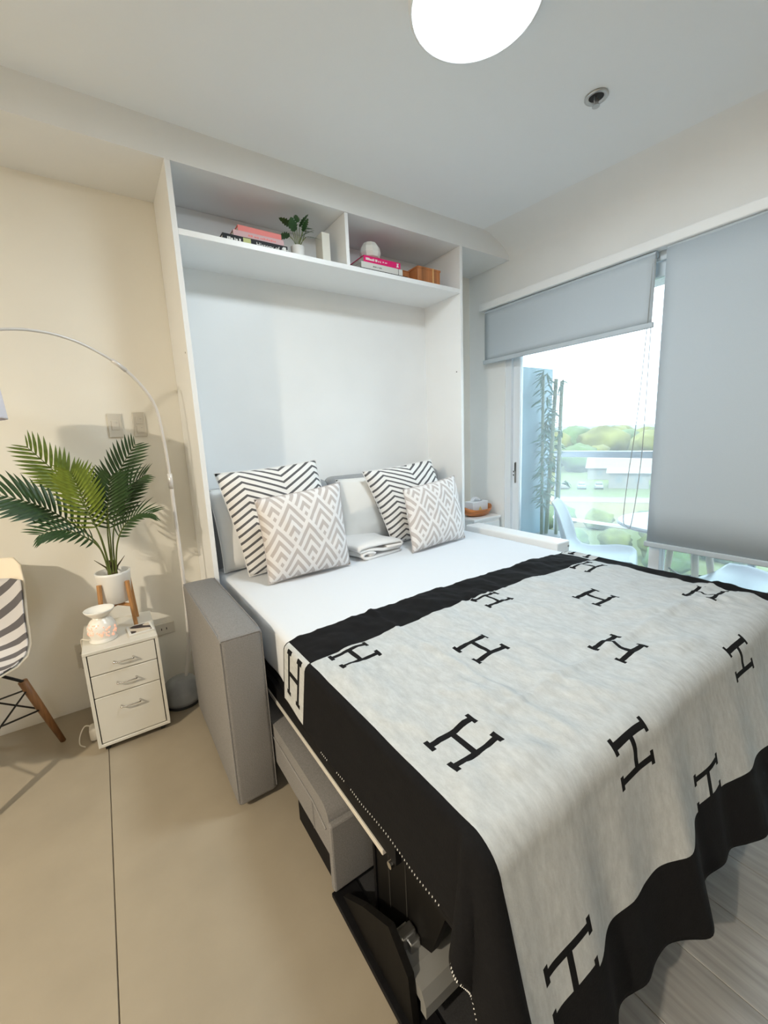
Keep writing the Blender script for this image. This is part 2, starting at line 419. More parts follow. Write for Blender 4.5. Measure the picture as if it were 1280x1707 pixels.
ZS = 2.132
b = book('book', 'thick black art history book at the bottom of the left shelf stack', .212, .515, .045, .235, ZS, .040, 'blackcover', GS)
text('History of Art', b, (.362, .0443, ZS+.012), .027, M['ink'])
bits(b, .232, .292, .045, ZS+.018, .011, M['ink'], 3); wobj('spine_patch', B(.303, .338, .0442, .046, ZS+.004, ZS+.037), M['yellowgreen'], b)
wobj('spine_patch', B(.492, .507, .0442, .046, ZS+.006, ZS+.034), M['ink'], b)
b = book('book', 'pale pink book in the middle of the left shelf stack', .262, .500, .050, .225, ZS+.040, .026, 'pinkcover', GS)
bits(b, .33, .46, .050, ZS+.049, .008, M['red'], 5)
book('book', 'salmon red book on top of the left shelf stack', .287, .492, .055, .215, ZS+.066, .026, 'red', GS)
b = book('book', 'dark charcoal book at the bottom of the right shelf stack', .925, 1.245, .045, .27, ZS, .022, 'blackcover', GS)
bits(b, 1.19, 1.235, .045, ZS+.007, .007, M['ink'], 8)
b = book('book', 'white book in the middle of the right shelf stack', .935, 1.212, .05, .26, ZS+.022, .034, 'whitecover', GS)
wobj('spine_line', B(1.182, 1.184, .0492, .051, ZS+.022, ZS+.056), M['blackcover'], b); bits(b, 1.01, 1.07, .05, ZS+.036, .006, M['greymetal'], 9)
b = book('book', 'magenta book under the white vase in the right shelf stack', .952, 1.198, .05, .24, ZS+.056, .032, 'magenta', GS)
bits(b, .965, 1.065, .05, ZS+.066, .012, M['ink'], 11); bits(b, 1.075, 1.105, .05, ZS+.069, .006, M['ink'], 12); wobj('spine_emblem', prism([(1.168, ZS+.062), (1.186, ZS+.064), (1.181, ZS+.073), (1.186, ZS+.083), (1.170, ZS+.082), (1.174, ZS+.072)], 1, .0494, .0505), M['ink'], b)
# white faceted vase upside pot on magenta book
v = thing('vase', 'matte white faceted round vase on the magenta book', 'vase', (1.03, .105, ZS+.088))
link('body', lathe([(.030, 0), (.052, .012), (.060, .035), (.055, .062), (.038, .086), (.026, .090), (.022, .086), (.0, .083)], 10), M['vase'], v)
# wooden box
bx_ = thing('wooden_box', 'reddish brown wooden box at the right end of the shelf', 'box', (1.40, .16, ZS))
wobj('body', B(1.325, 1.50, .05, .20, ZS, ZS+.093, .003, 1), M['cedar'], bx_)
wobj('lid', B(1.322, 1.503, .047, .203, ZS+.088, ZS+.100, .002, 1), M['cedar'], bx_)
wobj('pale_stripe', B(1.436, 1.446, .0465, .0495, ZS+.001, ZS+.0995), M['palecedar'], bx_)
bx2 = thing('wooden_box', 'low dark wooden box partly hidden behind the books', 'box', (1.285, .20, ZS))
wobj('body', B(1.252, 1.317, .12, .25, ZS, ZS+.082, .002, 1), M['cedar'], bx2)
wobj('lid', B(1.250, 1.319, .118, .252, ZS+.082, ZS+.088, .002, 1), M['cedar'], bx2)
# cream block (bookend)
bk = thing('bookend', 'cream upright block bookend beside the small shelf plant', 'bookend', (.735, .10, ZS))
wobj('upright', B(.712, .757, .06, .135, ZS, ZS+.155, .002, 1), M['cream'], bk); wobj('foot', B(.690, .757, .062, .133, ZS, ZS+.006), M['cream'], bk)
# small monstera
mp_ = thing('potted_plant', 'small broad leaved plant in a white pot on the shelf', 'plant', (.588, .09, ZS))
link('pot', lathe([(.0, .002), (.027, 0), (.031, .02), (.034, .068), (.030, .070), (.027, .058), (0, .058)], 24), M['potwhite'], mp_, smooth=True)
def broad_leaf(L, Wd):
    out = []
    for i in range(13):
        t = i/12; w = Wd*sin(pi*min(1, t*1.02))**.7*(1-.35*t)
        if 2 < i < 11 and i % 2: w *= .62
        out.append((t*L, w))
    bm = bmesh.new(); mid = [bm.verts.new((x, 0, -.12*x*x/L)) for x, w in out]
    for s in (1, -1):
        ed = [bm.verts.new((x+.01*L, s*w, .10*w-.12*x*x/L)) for x, w in out]
        for i in range(12): bm.faces.new((mid[i], mid[i+1], ed[i+1], ed[i]))
    bmesh.ops.remove_doubles(bm, verts=bm.verts, dist=.0002)
    return bm
leaf_me = None
for i, (dx, dz, az, el, sc) in enumerate([(-.03, .16, 160, 35, 1.1), (.0, .185, 60, 65, .9), (.03, .15, 15, 20, 1.25), (.05, .13, -20, 0, 1.2), (-.045, .115, 185, -10, 1.2), (.015, .165, -70, 40, 1.2), (-.015, .14, -130, 35, 1.2), (.055, .165, 30, 30, 1.0), (.02, .125, -50, 20, 1.2), (.035, .15, -90, 40, 1.1)]):
    link('leaf_stem', tube(smooth_pts([(0, 0, .055), (dx*.4, -.005, .09), (dx*.9, -.01, dz-.01)], 4), .0016, 5), M['stem'], mp_)
    if leaf_me is None:
        o = link('leaf', broad_leaf(.062, .026), M['monstera'], mp_); leaf_me = o.data
    else: o = link('leaf', leaf_me, None, mp_)
    o.location = (dx*.9, -.012, dz-.01); o.rotation_euler = (radians(25), -radians(el), radians(az)); o.scale = (sc,)*3

# ================================================================ SOFA + WALL BED
sofa = thing('sofa', 'grey upholstered sofa folded under the wall bed', 'sofa', (.8, -.4, 0))
def armrest(x0, x1):
    a = wobj('armrest', B(x0, x1, -.70, -.004, .022, .641, .016, 3), M['sofa'], sofa, smooth=True)
    ins = .004
    sm = bmesh.new()
    for xx in (x0+ins, x1-ins): tube([(xx, -.695, .04), (xx, -.695, .627), (xx, -.655, .637), (xx, -.02, .637)], .0028, 5, bm=sm)
    tube([(x0+.005, -.697, .634), (x1-.005, -.697, .634)], .0028, 5, bm=sm)
    wobj('piping', sm, M['sofa'], a)
    wobj('foot', B((x0+x1)/2-.03, (x0+x1)/2+.03, -.66, -.60, 0, .024), M['rubber'], a)
    return a
armrest(-.140, -.001)
def seatprof():
    pts = []
    for a in range(0, 91, 15): pts.append((-1.075-.045*sin(radians(a)), .23+.045*cos(radians(a))))
    return [(-.05, .275)]+pts+[(-1.12, .125), (-.05, .125)]
st_ = wobj('seat', prism(seatprof(), 0, .004, 1.615), M['sofa'], sofa)
sm = tube([(.003, -.06, .225), (.003, -1.02, .225), (.003, -1.10, .20)], .003, 5); tube([(.003, -1.01, .22), (.003, -1.015, .13)], .0025, 5, bm=sm); wobj('piping', sm, M['sofa'], st_)
wobj('front_panel', B(.0, 1.618, -1.135, -1.112, .022, .235, .006, 2), M['sofa'], sofa)
wobj('base', B(.02, 1.60, -1.105, -.84, 0, .12), M['black'], sofa)
wobj('back_cushion', B(.03, .735, .20, .335, .45, 1.02, .045, 4), M['sofaback'], sofa, smooth=True)
wobj('back_cushion', B(.745, 1.60, .20, .335, .45, 1.025, .045, 4), M['sofaback'], sofa, smooth=True)

bed = thing('fold_down_bed', 'black fold down bed frame with an aluminium edge strip', 'bed', (.82, -.7, 0))
wobj('base_board', B(.045, 1.60, -1.56, -.02, .352, .42, .003, 1), M['black'], bed)
wobj('edge_strip', B(.026, .043, -1.354, -.1, .338, .352, .001, 1), M['alu'], bed)
wobj('side_rail', B(.03, .05, -1.40, -.02, .352, .405), M['black'], bed)
wobj('bolt', tube([(.022, -1.385, .345), (.040, -1.385, .345)], .008, 10), M['chrome'], bed)
lg = wobj('leg', prism([(-1.235, .345), (-1.235, .01), (-1.26, .03), (-1.455, .148), (-1.52, .345)], 0, .075, .095), M['darkbrown'], bed)
wobj('edge_band', B(.070, .0755, -1.243, -1.233, .012, .34), M['black'], lg)
wobj('bolt', tube([(.066, -1.245, .02), (.078, -1.245, .02)], .006, 10), M['chrome'], lg)
for y in (-1.30, -1.37): wobj('groove', B(.0735, .0752, y-.0012, y+.0012, .10, .33), M['gap'], lg)
ft = wobj('foot_plate', prism([(-1.16, .032), (-1.27, .118), (-1.385, .19), (-1.453, .137), (-1.468, .012), (-1.30, .012)], 0, .012, .028), M['darkbrown'], bed)
bm = B(.03, .07, -1.41, -1.385, .13, .165, .004); box(bm, .045, .075, -1.42, -1.40, .11, .15, .004); wobj('hinge', bm, M['steel'], ft)
wobj('floor_bar', B(-.004, .07, -1.75, -1.12, 0, .014, .002, 1), M['black'], bed)
# cross piece between the legs
bm = prism([(-1.36, .125), (-1.44, .125), (-1.475, .112), (-1.488, .085), (-1.488, .055), (-1.47, .055), (-1.47, .08), (-1.36, .10)], 0, .03, 1.56)
wobj('cross_bar', bm, M['greymetal'], bed)
lg2 = wobj('leg', B(1.55, 1.57, -1.52, -1.235, .01, .345), M['darkbrown'], bed)
wobj('floor_shade_sheet', B(.072, 1.5, -1.62, -1.12, 0.0, .006), M['underbedshade'], bed)  # dark sheet on the floor standing in for the shade under the bed

sb = thing('side_board', 'low white side board along the window side of the bed', 'panel', (1.70, -.35, 0))
wobj('board', B(1.645, 1.765, -.70, -.004, .03, .632, .008, 2), M['laminate'], sb)
wobj('foot', B(1.65, 1.76, -.69, -.62, 0, .032), M['rubber'], sb); wobj('foot', B(1.65, 1.76, -.09, -.02, 0, .032), M['rubber'], sb)
wobj('bolt', tube([(1.75, -.692, .60), (1.75, -.704, .60)], .006, 8), M['greymetal'], sb)
# mattress with sheet
def mattress():
    x0, x1, y0, y1, z0, z1 = .046, 1.602, -1.612, .335, .42, .612
    bm = B(x0, x1, y0, y1, z0, z1, .03, 4)
    bmesh.ops.subdivide_edges(bm, edges=[e for e in bm.edges if e.calc_length() > .3], cuts=50, use_grid_fill=True)
    for v in bm.verts:
        if v.co.z > z1-.02:
            n = .5+.5*fbm(v.co.x*3+4, v.co.y*9, 1)
            v.co.z += .004*(n-.5)+.003*abs(fbm(v.co.x*7, v.co.y*3, 5))
        elif z0+.01 < v.co.z: v.co.x += .003*sin(v.co.y*40+3*sin(v.co.y*7))*(1 if v.co.x < .8 else -1)
    return bm
mt = thing('mattress', 'thick mattress in a white fitted sheet', 'mattress', (.82, -.6, .42))
wobj('sheet', mattress(), M['sheet'], mt, smooth=True)

# ================================================================ THROW BLANKET
GW, GL = 1.475, .97            # pale field of the throw (fabric metres); bands .17 around it
def h_mask(g, x, y):
    """slab-serif H seen along fabric x (uprights run along x)"""
    ax = g.ab(x); ay = g.ab(y)
    up = g.mul(g.mul(g.gt(ay, .0285), g.lt(ay, .0425)), g.lt(ax, .067))
    se = g.mul(g.mul(g.gt(ax, .055), g.lt(ax, .067)), g.mul(g.gt(ay, .0205), g.lt(ay, .0505)))
    cr = g.mul(g.lt(ax, .0075), g.lt(ay, .036))
    return g.mx(g.mx(up, se), cr)
def throw_pat(g, u, v):
    inu = g.mul(g.gt(u, 0), g.lt(u, GW)); inv = g.mul(g.gt(v, 0), g.lt(v, GL))
    def lat(u0, v0):
        cx = g.sub(g.mul(g.sub(g.fr(g.add(g.op('DIVIDE', g.sub(u, u0), .622), 10.5)), .5), .622), 0)
        cy = g.mul(g.sub(g.fr(g.add(g.op('DIVIDE', g.sub(v, v0), .438), 10.5)), .5), .438)
        return h_mask(g, cx, cy)
    hs = g.mx(lat(.120, .053), lat(.431, .270))
    field = g.mul(g.mul(inu, inv), hs)
    # corner squares: pale with one H
    cu = g.mn(g.ab(g.add(u, .085)), g.ab(g.sub(u, GW+.085))); cv = g.mn(g.ab(g.add(v, .085)), g.ab(g.sub(v, GL+.085)))
    cuS = g.mul(cu, .82); cvS = g.mul(cv, .82)
    corner_h = h_mask(g, g.mul(cu, .92), g.mul(cv, .92))
    edge = g.mx(g.gt(cu, .105), g.gt(cv, .080))
    outu = g.sub(1, inu); outv = g.sub(1, inv)
    corner = g.mul(g.mul(outu, outv), g.mx(corner_h, edge))
    band = g.mx(g.mul(outu, inv), g.mul(inu, outv))
    return g.mn(1, g.mx(g.mx(field, corner), band))
M['throw'] = pattern_mat('throw_knit', (.575, .60, .605), (.008, .008, .009), throw_pat, 'UV', .95, .35, 260, mottling=.22)

BX0, BX1, BYF, BZ = .052, 1.603, -1.600, .619        # where the fabric turns over the mattress edges
U0, U1, V0, V1 = -.20, GW+.17, -.17, GL+.17
def throw_pt(u, v):
    x = .05+u; y = -.972-v
    y += .035*sin(pi*min(1, max(0, (x-.05)/1.55)))*(1 if v < .2 else max(0, 1-(v-.2)/.3))*max(0, 1)   # the head hem bows toward the pillows
    dx = BX0-x if x < BX0 else (x-BX1 if x > BX1 else 0.); sx = -1 if x < BX0 else 1
    dy = BYF-y if y < BYF else 0.
    cx = min(max(x, BX0), BX1); cy = max(y, BYF)
    r = hypot(dx, dy)
    # wrinkles on the flat part
    rg = max(0, 1-abs(fbm(x*7+y*2.6+.6*fbm(x*2, y*2, 8), y*2.4-x*1.2, 2, 2))*4.5)**2*max(0, min(1, .4+1.6*fbm(x*2.2, y*2.2, 12)))
    wr = .013*fbm(x*6+y*2.0, y*5-x*2, 2)+.004*fbm(x*14, y*9, 7)+.005*rg
    wr += .008*math.exp(-((y+1.445)/.011)**2)*(1 if x > .3 else 0)+.006*math.exp(-((x-.37)/.011)**2)
    # long diagonal folds near the right foot corner
    w2 = max(0, (x-.7)/.9)*max(0, min(1, (-y-1.05)/.4)); wr += .007*w2*sin((y*.8+x*.38)*62+2*fbm(x*3, y*3, 3))
    if r == 0:
        e = min(1, min(x-BX0, BX1-x, y-BYF)/.03) if min(x-BX0, BX1-x, y-BYF) > 0 else 0
        return Vector((x, y, BZ-.004+.004*e+max(-.0035, wr)*(.25+.75*e)))
    phi = atan2(dy, dx)
    corner = (min(dx, dy)/(r+1e-6))*1.414 if dx > 0 and dy > 0 else 0
    s = y if dx > dy else x
    slope = .10+.13*(dy/(r+1e-6))+.10*corner
    rho = .018+.038*(dy/(r+1e-6)); q_ = rho*pi/2
    out = rho*sin(min(r, q_)/rho)+slope*max(0, r-q_)
    fold = .020*sin(s*11+1.1+2.6*fbm(s*1.7, 0, 4))+.008*sin(s*33+.6)
    fold2 = .05*sin(phi*5.0+.8)*corner
    out += (fold*(r/.45)**1.2+fold2*(r/.45))*(1 if dy > 0 else .45)
    out = max(out, .006)
    drop = rho*(1-cos(min(r, q_)/rho))+max(0, r-q_)*(1-.03*corner)*.985
    z = max(.012+.01*sin(s*30), BZ-.004-drop)
    ux, uy = sx*dx/r, -dy/r
    return Vector((cx+ux*out, cy+uy*out, z+.003*fbm(x*9, y*9, 9)))
NU, NV = 200, 150
uv = lambda a, b: (U0+(U1-U0)*a, V0+(V1-V0)*b)
tb = thing('throw_blanket', 'pale grey throw with black H letters and wide black border', 'blanket', (.8, -1.2, .612))
o = wobj('knit', grid(lambda a, b: throw_pt(*uv(a, b)), NU, NV, uv), M['throw'], tb, smooth=True); solid(o, .004, -1)
# whipped hem: pale stitches along the left black hem
bm = bmesh.new()
for i in range(120):
    v = .12+(V1-.14)*i/120
    if v > .1 and fbm(v*9, 3)+.25 > 0:
        p = throw_pt(U0+.0005, v); q = throw_pt(U0+.0045, v+.0008); n = Vector((-.004, -.002, .002))
        tube([p+n, q+n], .0010, 4, bm=bm)
st = wobj('hem_stitching', bm, M['ink'], tb); st['kind'] = 'stuff'

# ================================================================ PILLOWS
def zig(period, amp, freq, duty, flip=False):
    def f(g, x, y):
        tri = g.ab(g.sub(g.fr(g.add(g.op('DIVIDE', g.sub(x, .095), period), 10.0)), .5))
        s = g.fr(g.add(g.mul(g.add(y, g.mul(tri, amp)), freq), 10))
        return g.lt(s, duty)
    return f
def rhomb(g, x, y):
    a = g.add(g.mul(x, 6.9), g.mul(y, 4.9)); b = g.sub(g.mul(y, 4.9), g.mul(x, 6.9))
    fa = g.fr(g.add(a, 20.3)); fb = g.fr(g.add(b, 20.1))
    m = g.mx(fa, fb)
    s = g.lt(g.fr(g.mul(m, 4.0)), .50)
    return g.mul(s, g.lt(m, .95))
M['zigzag'] = pattern_mat('zigzag_cotton', (.83, .82, .80), (.12, .12, .125), zig(.37, -.20, 29, .35), 'UV', .9, .2, 300)
M['rhomb'] = pattern_mat('beige_rhomb_cotton', (.80, .78, .77), (.54, .495, .475), rhomb, 'UV', .9, .2, 300)

def pillow(name, lbl, cat, BL, BR, TL, TR, t, m, group, seed, pinch=.04, tagm=None):
    BL, BR, TL, TR = map(Vector, (BL, BR, TL, TR)); c = (BL+BR+TL+TR)/4
    nrm = ((BR-BL).cross(TL-BL)).normalized()
    if nrm.y > 0: nrm = -nrm
    w = (BR-BL).length; h = (TL-BL).length
    T = thing(name, lbl, cat, tuple(c), group=group)
    def shape(side):
        def f(a, b):
            u, v = 2*a-1, 2*b-1
            ex = 1-pinch*(1-abs(v)**2.2)*abs(u)**3; ey = 1-pinch*(1-abs(u)**2.2)*abs(v)**3
            uu, vv = (u*ex+1)/2, (v*ey+1)/2
            p = (BL*(1-uu)+BR*uu)*(1-vv)+(TL*(1-uu)+TR*uu)*vv
            k = ((1-abs(u)**2.6)*(1-abs(v)**2.6))**.55
            d = t/2*k*(1+.12*fbm(a*3+seed, b*3, seed)) + .006*k*fbm(a*9+seed, b*5, 2)
            return p-c+nrm*d*side
        return f
    bm = grid(shape(1), 30, 30, lambda a, b: (a*w, b*h)); b2 = grid(shape(-1), 30, 30, lambda a, b: (a*w, b*h))
    d2 = bpy.data.meshes.new('x'); b2.to_mesh(d2); b2.free(); bm.from_mesh(d2); bpy.data.meshes.remove(d2)
    bmesh.ops.remove_doubles(bm, verts=bm.verts, dist=.0008)
    link('cover', bm, m, T, smooth=True)
    sm = bmesh.new(); f0 = shape(0)
    loop = [f0(i/12, 0) for i in range(12)]+[f0(1, i/12) for i in range(12)]+[f0(1-i/12, 1) for i in range(12)]+[f0(0, 1-i/12) for i in range(13)]
    tube(loop, .0025, 5, bm=sm); link('seam', sm, m if tagm is None else tagm, T)
    return T
GP = 'pillows heaped at the head of the bed'
pillow('bed_pillow', 'plain white pillow standing against the left cabinet side', 'pillow', (.065, .085, .62), (.60, .10, .62), (.045, .17, 1.028), (.60, .18, 1.03), .17, M['pillowwhite'], GP, 1)
pillow('bed_pillow', 'plain white pillow standing behind the folded towel', 'pillow', (.74, .10, .62), (1.30, .10, .62), (.755, .165, 1.015), (1.30, .17, 1.02), .15, M['pillowwhite'], GP, 2)
pillow('throw_pillow', 'large black and white zigzag pillow at the left', 'pillow', (.145, -.065, .622), (.645, -.075, .622), (.062, .055, 1.115), (.585, .055, 1.145), .16, M['zigzag'], GP, 3)
pillow('throw_pillow', 'large black and white zigzag pillow at the right', 'pillow', (1.00, -.045, .622), (1.50, -.02, .622), (.885, .075, 1.055), (1.42, .085, 1.095), .16, M['zigzag'], GP, 4)
pillow('throw_pillow', 'small beige geometric pillow before the left zigzag pillow', 'pillow', (.182, -.235, .622), (.607, -.225, .622), (.172, -.165, 1.00), (.612, -.155, 1.035), .14, M['rhomb'], GP, 5)
pillow('throw_pillow', 'small beige geometric pillow leaning on the right zigzag pillow', 'pillow', (.975, -.27, .622), (1.415, -.225, .622), (1.01, -.15, .955), (1.44, -.11, .995), .13, M['rhomb'], GP, 6)

# folded towel: a stack of folds with rolled front edge
tw = thing('towel', 'folded white towel lying between the two zigzag pillows', 'towel', (.785, -.05, .614), rz=radians(-84))
def ribbon(path, width, th, x0):
    """a strip following path in (y,z), extruded along x"""
    bm = bmesh.new(); n = len(path); rows = []
    for i in range(n):
        a, b = Vector(path[max(0, i-1)]), Vector(path[min(n-1, i+1)]); t = (b-a).normalized(); nn = Vector((-t.y, t.x))*th/2
        p = Vector(path[i]); q0, q1 = p+nn, p-nn
        rows.append([[bm.verts.new((x0+width*k/12+.003*sin(i*1.3+k), q.x, q.y+.003*sin(k*.8))) for k in range(13)] for q in (q0, q1)])
    for r0, r1 in zip(rows, rows[1:]):
        for k in range(12):
            bm.faces.new((r0[0][k], r0[0][k+1], r1[0][k+1], r1[0][k])); bm.faces.new((r0[1][k], r1[1][k], r1[1][k+1], r0[1][k+1]))
        bm.faces.new((r0[0][0], r1[0][0], r1[1][0], r0[1][0])); bm.faces.new((r0[0][12], r0[1][12], r1[1][12], r1[0][12]))
    for r in (rows[0], rows[-1]):
        for k in range(12): bm.faces.new((r[0][k], r[1][k], r[1][k+1], r[0][k+1]))
    return bm
path = [(.16, .008), (-.07, .008), (-.095, .012), (-.105, .024), (-.098, .036), (-.075, .040), (-.04, .036), (-.025, .030), (-.035, .024), (-.06, .025)]
link('lower_fold', ribbon(path, .30, .013, -.15), M['towel'], tw, smooth=True)
path = [(.16, .030), (.03, .036), (-.02, .048), (-.07, .054), (-.118, .050), (-.128, .060), (-.118, .071), (-.07, .074), (.05, .070), (.16, .062), (.175, .048), (.16, .040), (.06, .046)]
link('upper_fold', ribbon(path, .30, .013, -.15), M['towel'], tw, smooth=True)

# ================================================================ NIGHTSTAND BY THE WINDOW
ns = thing('nightstand', 'white nightstand with one knobbed drawer beside the balcony door', 'nightstand', (1.91, .2, 0))
wobj('body', B(1.775, 2.045, .045, .36, .03, .62, .002, 1), M['laminate'], ns)
wobj('top', B(1.768, 2.052, .035, .362, .62, .64, .003, 1), M['laminate'], ns)
d = wobj('drawer', B(1.79, 2.032, .030, .046, .46, .605, .003, 1), M['laminate'], ns)
wobj('knob', lathe([(.0, 0), (.004, 0), (.004, .008), (.009, .012), (.0, .018)], 12), M['chrome'], d).location = (0.02, -.18, .555)
k = d.children[0]; k.location = Vector((1.935, .030, .567))-rootof(d); k.rotation_euler = (pi/2, 0, 0)
wobj('foot', B(1.785, 1.81, .06, .085, 0, .03), M['laminate'], ns); wobj('foot', B(2.01, 2.035, .06, .085, 0, .03), M['laminate'], ns)
# wooden boat bowl
def boat():
    n, m_ = 40, 8; bm = bmesh.new(); rows = []
    pr = [(0, .0), (.55, .0), (.8, .012), (.95, .035), (1.0, .055), (.96, .055), (.90, .036), (.75, .016), (0, .010)]
    for r, z in pr:
        ring = []
        for i in range(n):
            a = 2*pi*i/n; lift = .022*abs(cos(a))**5*(z/.055)
            ring.append(bm.verts.new((.135*r*cos(a), .085*r*sin(a), z+lift)))
        rows.append(ring)
    for a, b in zip(rows, rows[1:]):
        for i in range(n): bm.faces.new((a[i], a[(i+1) % n], b[(i+1) % n], b[i]))
    bmesh.ops.remove_doubles(bm, verts=bm.verts, dist=.0001)
    return bm
bw = thing('tray_bowl', 'orange wooden boat shaped bowl on the nightstand', 'bowl', (1.915, .15, .64))
link('bowl_body', boat(), M['bowl'], bw, smooth=True)
tx = thing('tissue_box', 'white tissue box standing in the wooden bowl', 'box', (1.92, .16, .652))
link('carton', B(-.075, .085, -.04, .045, 0, .095, .003, 1), M['tissue'], tx)
link('print_patch', prism([(-.02, .03), (.02, .03), (.0, .06)], 1, -.0415, -.0402), M['yellow'], tx)
def tis(a, b): return Vector((-.05+.10*a, -.02+.04*b+.006*sin(a*9), .093+.035*(1-abs(2*a-1)**2)*(.6+.4*sin(a*7+b*5))))
o = link('tissue', grid(tis, 14, 6), M['tissue'], tx, smooth=True); solid(o, .001)
cb = thing('hair_clip', 'thin dark clip standing upright beside the tissue box', 'clip', (1.80, .30, .64))
link('clip_body', tube(smooth_pts([(0, 0, 0), (.005, 0, .05), (.018, 0, .10), (.02, 0, .16)], 4), [.006]*5+[.004]*8, 8), M['palewood'], cb, smooth=True)
link('clip_tip', tube([(-.012, 0, .07), (.004, 0, .09)], .004, 6), M['rubber'], cb)

# ================================================================ CEILING
cl = thing('ceiling_light', 'round white flush ceiling light, switched on', 'ceiling light', (.700, -1.005, ZC))
link('housing', lathe([(.0, -.004), (.180, -.004), (.192, -.012), (.1945, -.030), (.192, -.050), (.186, -.053), (.1795, -.050), (.1795, -.02), (0, -.02)], 64), M['trimwhite'], cl, smooth=True)
link('diffuser', lathe([(.179, -.03), (.179, -.050), (.172, -.054), (.12, -.057), (0, -.058)], 64, cap=False), M['lampdisc'], cl, smooth=True)
sp = thing('fire_sprinkler', 'recessed steel fire sprinkler head in the ceiling', 'sprinkler', (1.406, -.963, ZC))
link('ring', lathe([(.026, -.001), (.042, -.001), (.0425, -.005), (.040, -.008), (.030, -.007), (.027, -.003)], 32, cap=False), M['steel'], sp, smooth=True)
link('cup', lathe([(.0, -.0006), (.030, -.0006), (.030, -.0028), (0, -.0028)], 28), M['rubber'], sp)
link('stem', tube([(0, 0, -.002), (0, 0, -.030)], .005, 10), M['steel'], sp)
bm = tube([(-.012, 0, -.004), (-.013, 0, -.02), (0, 0, -.032)], .0025, 6); tube([(.012, 0, -.004), (.013, 0, -.02), (0, 0, -.032)], .0025, 6, bm=bm); link('yoke', bm, M['steel'], sp)
link('deflector', lathe([(0, -.032), (.014, -.032), (.014, -.035), (0, -.036)], 16), M['steel'], sp)

# ================================================================ LEFT WALL FITTINGS
def plate(lbl, x0, x1, z0, z1, rockers):
    t = thing('light_switch', lbl, 'switch', ((x0+x1)/2, YB, (z0+z1)/2), group='ivory switches on the wall by the cabinet')
    wobj('plate', B(x0, x1, YB-.009, YB, z0, z1, .003, 2), M['switch'], t)
    for (a, b, c, d_) in rockers:
        r = wobj('rocker', B(a, b, YB-.013, YB-.008, c, d_, .0015, 1), M['switch'], t)
        wobj('marker', B(b-.012, b-.004, YB-.0138, YB-.0128, d_-.012, d_-.009), M['switchgrey'], r)
    return t
plate('ivory single rocker wall switch left of its twin', -.318, -.260, 1.303, 1.414, [(-.304, -.274, 1.337, 1.381)])
plate('ivory two rocker wall switch nearest the lamp pole', -.214, -.161, 1.303, 1.420, [(-.202, -.173, 1.364, 1.398), (-.202, -.173, 1.322, 1.356)])
def outlet(lbl, x0, x1, z0, z1):
    t = thing('wall_outlet', lbl, 'outlet', ((x0+x1)/2, YB, (z0+z1)/2), group='low ivory outlets behind the drawer unit')
    wobj('plate', B(x0, x1, YB-.009, YB, z0, z1, .003, 2), M['switch'], t)
    cx, cz = (x0+x1)/2, (z0+z1)/2
    for s in (-.012, .012): wobj('socket_slot', B(cx+s-.002, cx+s+.002, YB-.0098, YB-.0085, cz-.006, cz+.006), M['rubber'], t)
    return t
outlet('low ivory outlet right of the drawer unit', -.262, -.160, .272, .334)
outlet('low ivory outlet with a plug left of the drawer unit', -.592, -.530, .215, .335)
pg = thing('power_plug', 'grey plug in the outlet left of the drawer unit', 'plug', (-.563, .345, .27))
link('plug_body', B(-.012, .016, -.03, .0148, -.045, .03, .006, 2), M['switchgrey'], pg)
link('plug_cable', tube(smooth_pts([(0, -.02, -.045), (.012, -.015, -.10), (.01, -.01, -.14), (.03, -.0, -.17)], 4), .003, 6), M['blackcord'], pg)
ad = thing('power_adapter', 'white adapter with a looped cord on the floor', 'adapter', (-.552, .08, 0))
link('adapter_body', B(-.018, .016, -.03, .03, 0, .06, .012, 3), M['cord'], ad, smooth=True)
link('cord', tube(smooth_pts([(-.005, 0, .058), (-.03, 0, .07), (-.05, -.01, .04), (-.055, -.02, .006), (-.035, -.05, .004)], 5), .0025, 6), M['cord'], ad)

# ================================================================ DRAWER UNIT
X0, X1, Y0, Y1, Z0, Z1 = -.536, -.268, -.066, .268, .030, .455
du = thing('drawer_unit', 'small white metal drawer unit with three drawers', 'drawer unit', ((X0+X1)/2, (Y0+Y1)/2, 0))
bm = B(X0, X0+.012, Y0, Y1, Z0+.014, Z1-.014); box(bm, X1-.012, X1, Y0, Y1, Z0+.014, Z1-.014); box(bm, X0, X1, Y0, Y1, Z1-.014, Z1, .002, 1); box(bm, X0, X1, Y0, Y1, Z0, Z0+.014, .002, 1); box(bm, X0+.012, X1-.012, Y1-.01, Y1-.001, Z0+.014, Z1-.014)
wobj('carcass', bm, M['enamel'], du)
wobj('dark_interior', B(X0+.0125, X1-.0125, Y0+.018, Y1-.012, Z0+.0145, Z1-.0145), M['gap'], du)
for za, zb_ in ((.350, .438), (.252, .346), (.048, .248)):
    d = wobj('drawer', B(X0+.0155, X1-.0155, Y0+.002, Y0+.02, za, zb_, .0015, 1), M['enamel'], du)
    cx = (X0+X1)/2; zc = zb_-.048 if zb_-za < .12 else zb_-.058
    wobj('handle', tube(smooth_pts([(cx-.034, Y0+.003, zc), (cx-.034, Y0-.014, zc), (cx-.030, Y0-.018, zc), (cx+.030, Y0-.018, zc), (cx+.034, Y0-.014, zc), (cx+.034, Y0+.003, zc)], 3), .0032, 8), M['chrome'], d, smooth=True)
for x in (X0+.03, X1-.03):
    for y in (Y0+.035, Y1-.035):
        c = wobj('caster', tube([(x-.009, y, .015), (x+.009, y, .015)], .015, 14), M['rubber'], du); wobj('caster_fork', B(x-.011, x+.011, y-.008, y+.008, .022, .032), M['steel'], c)
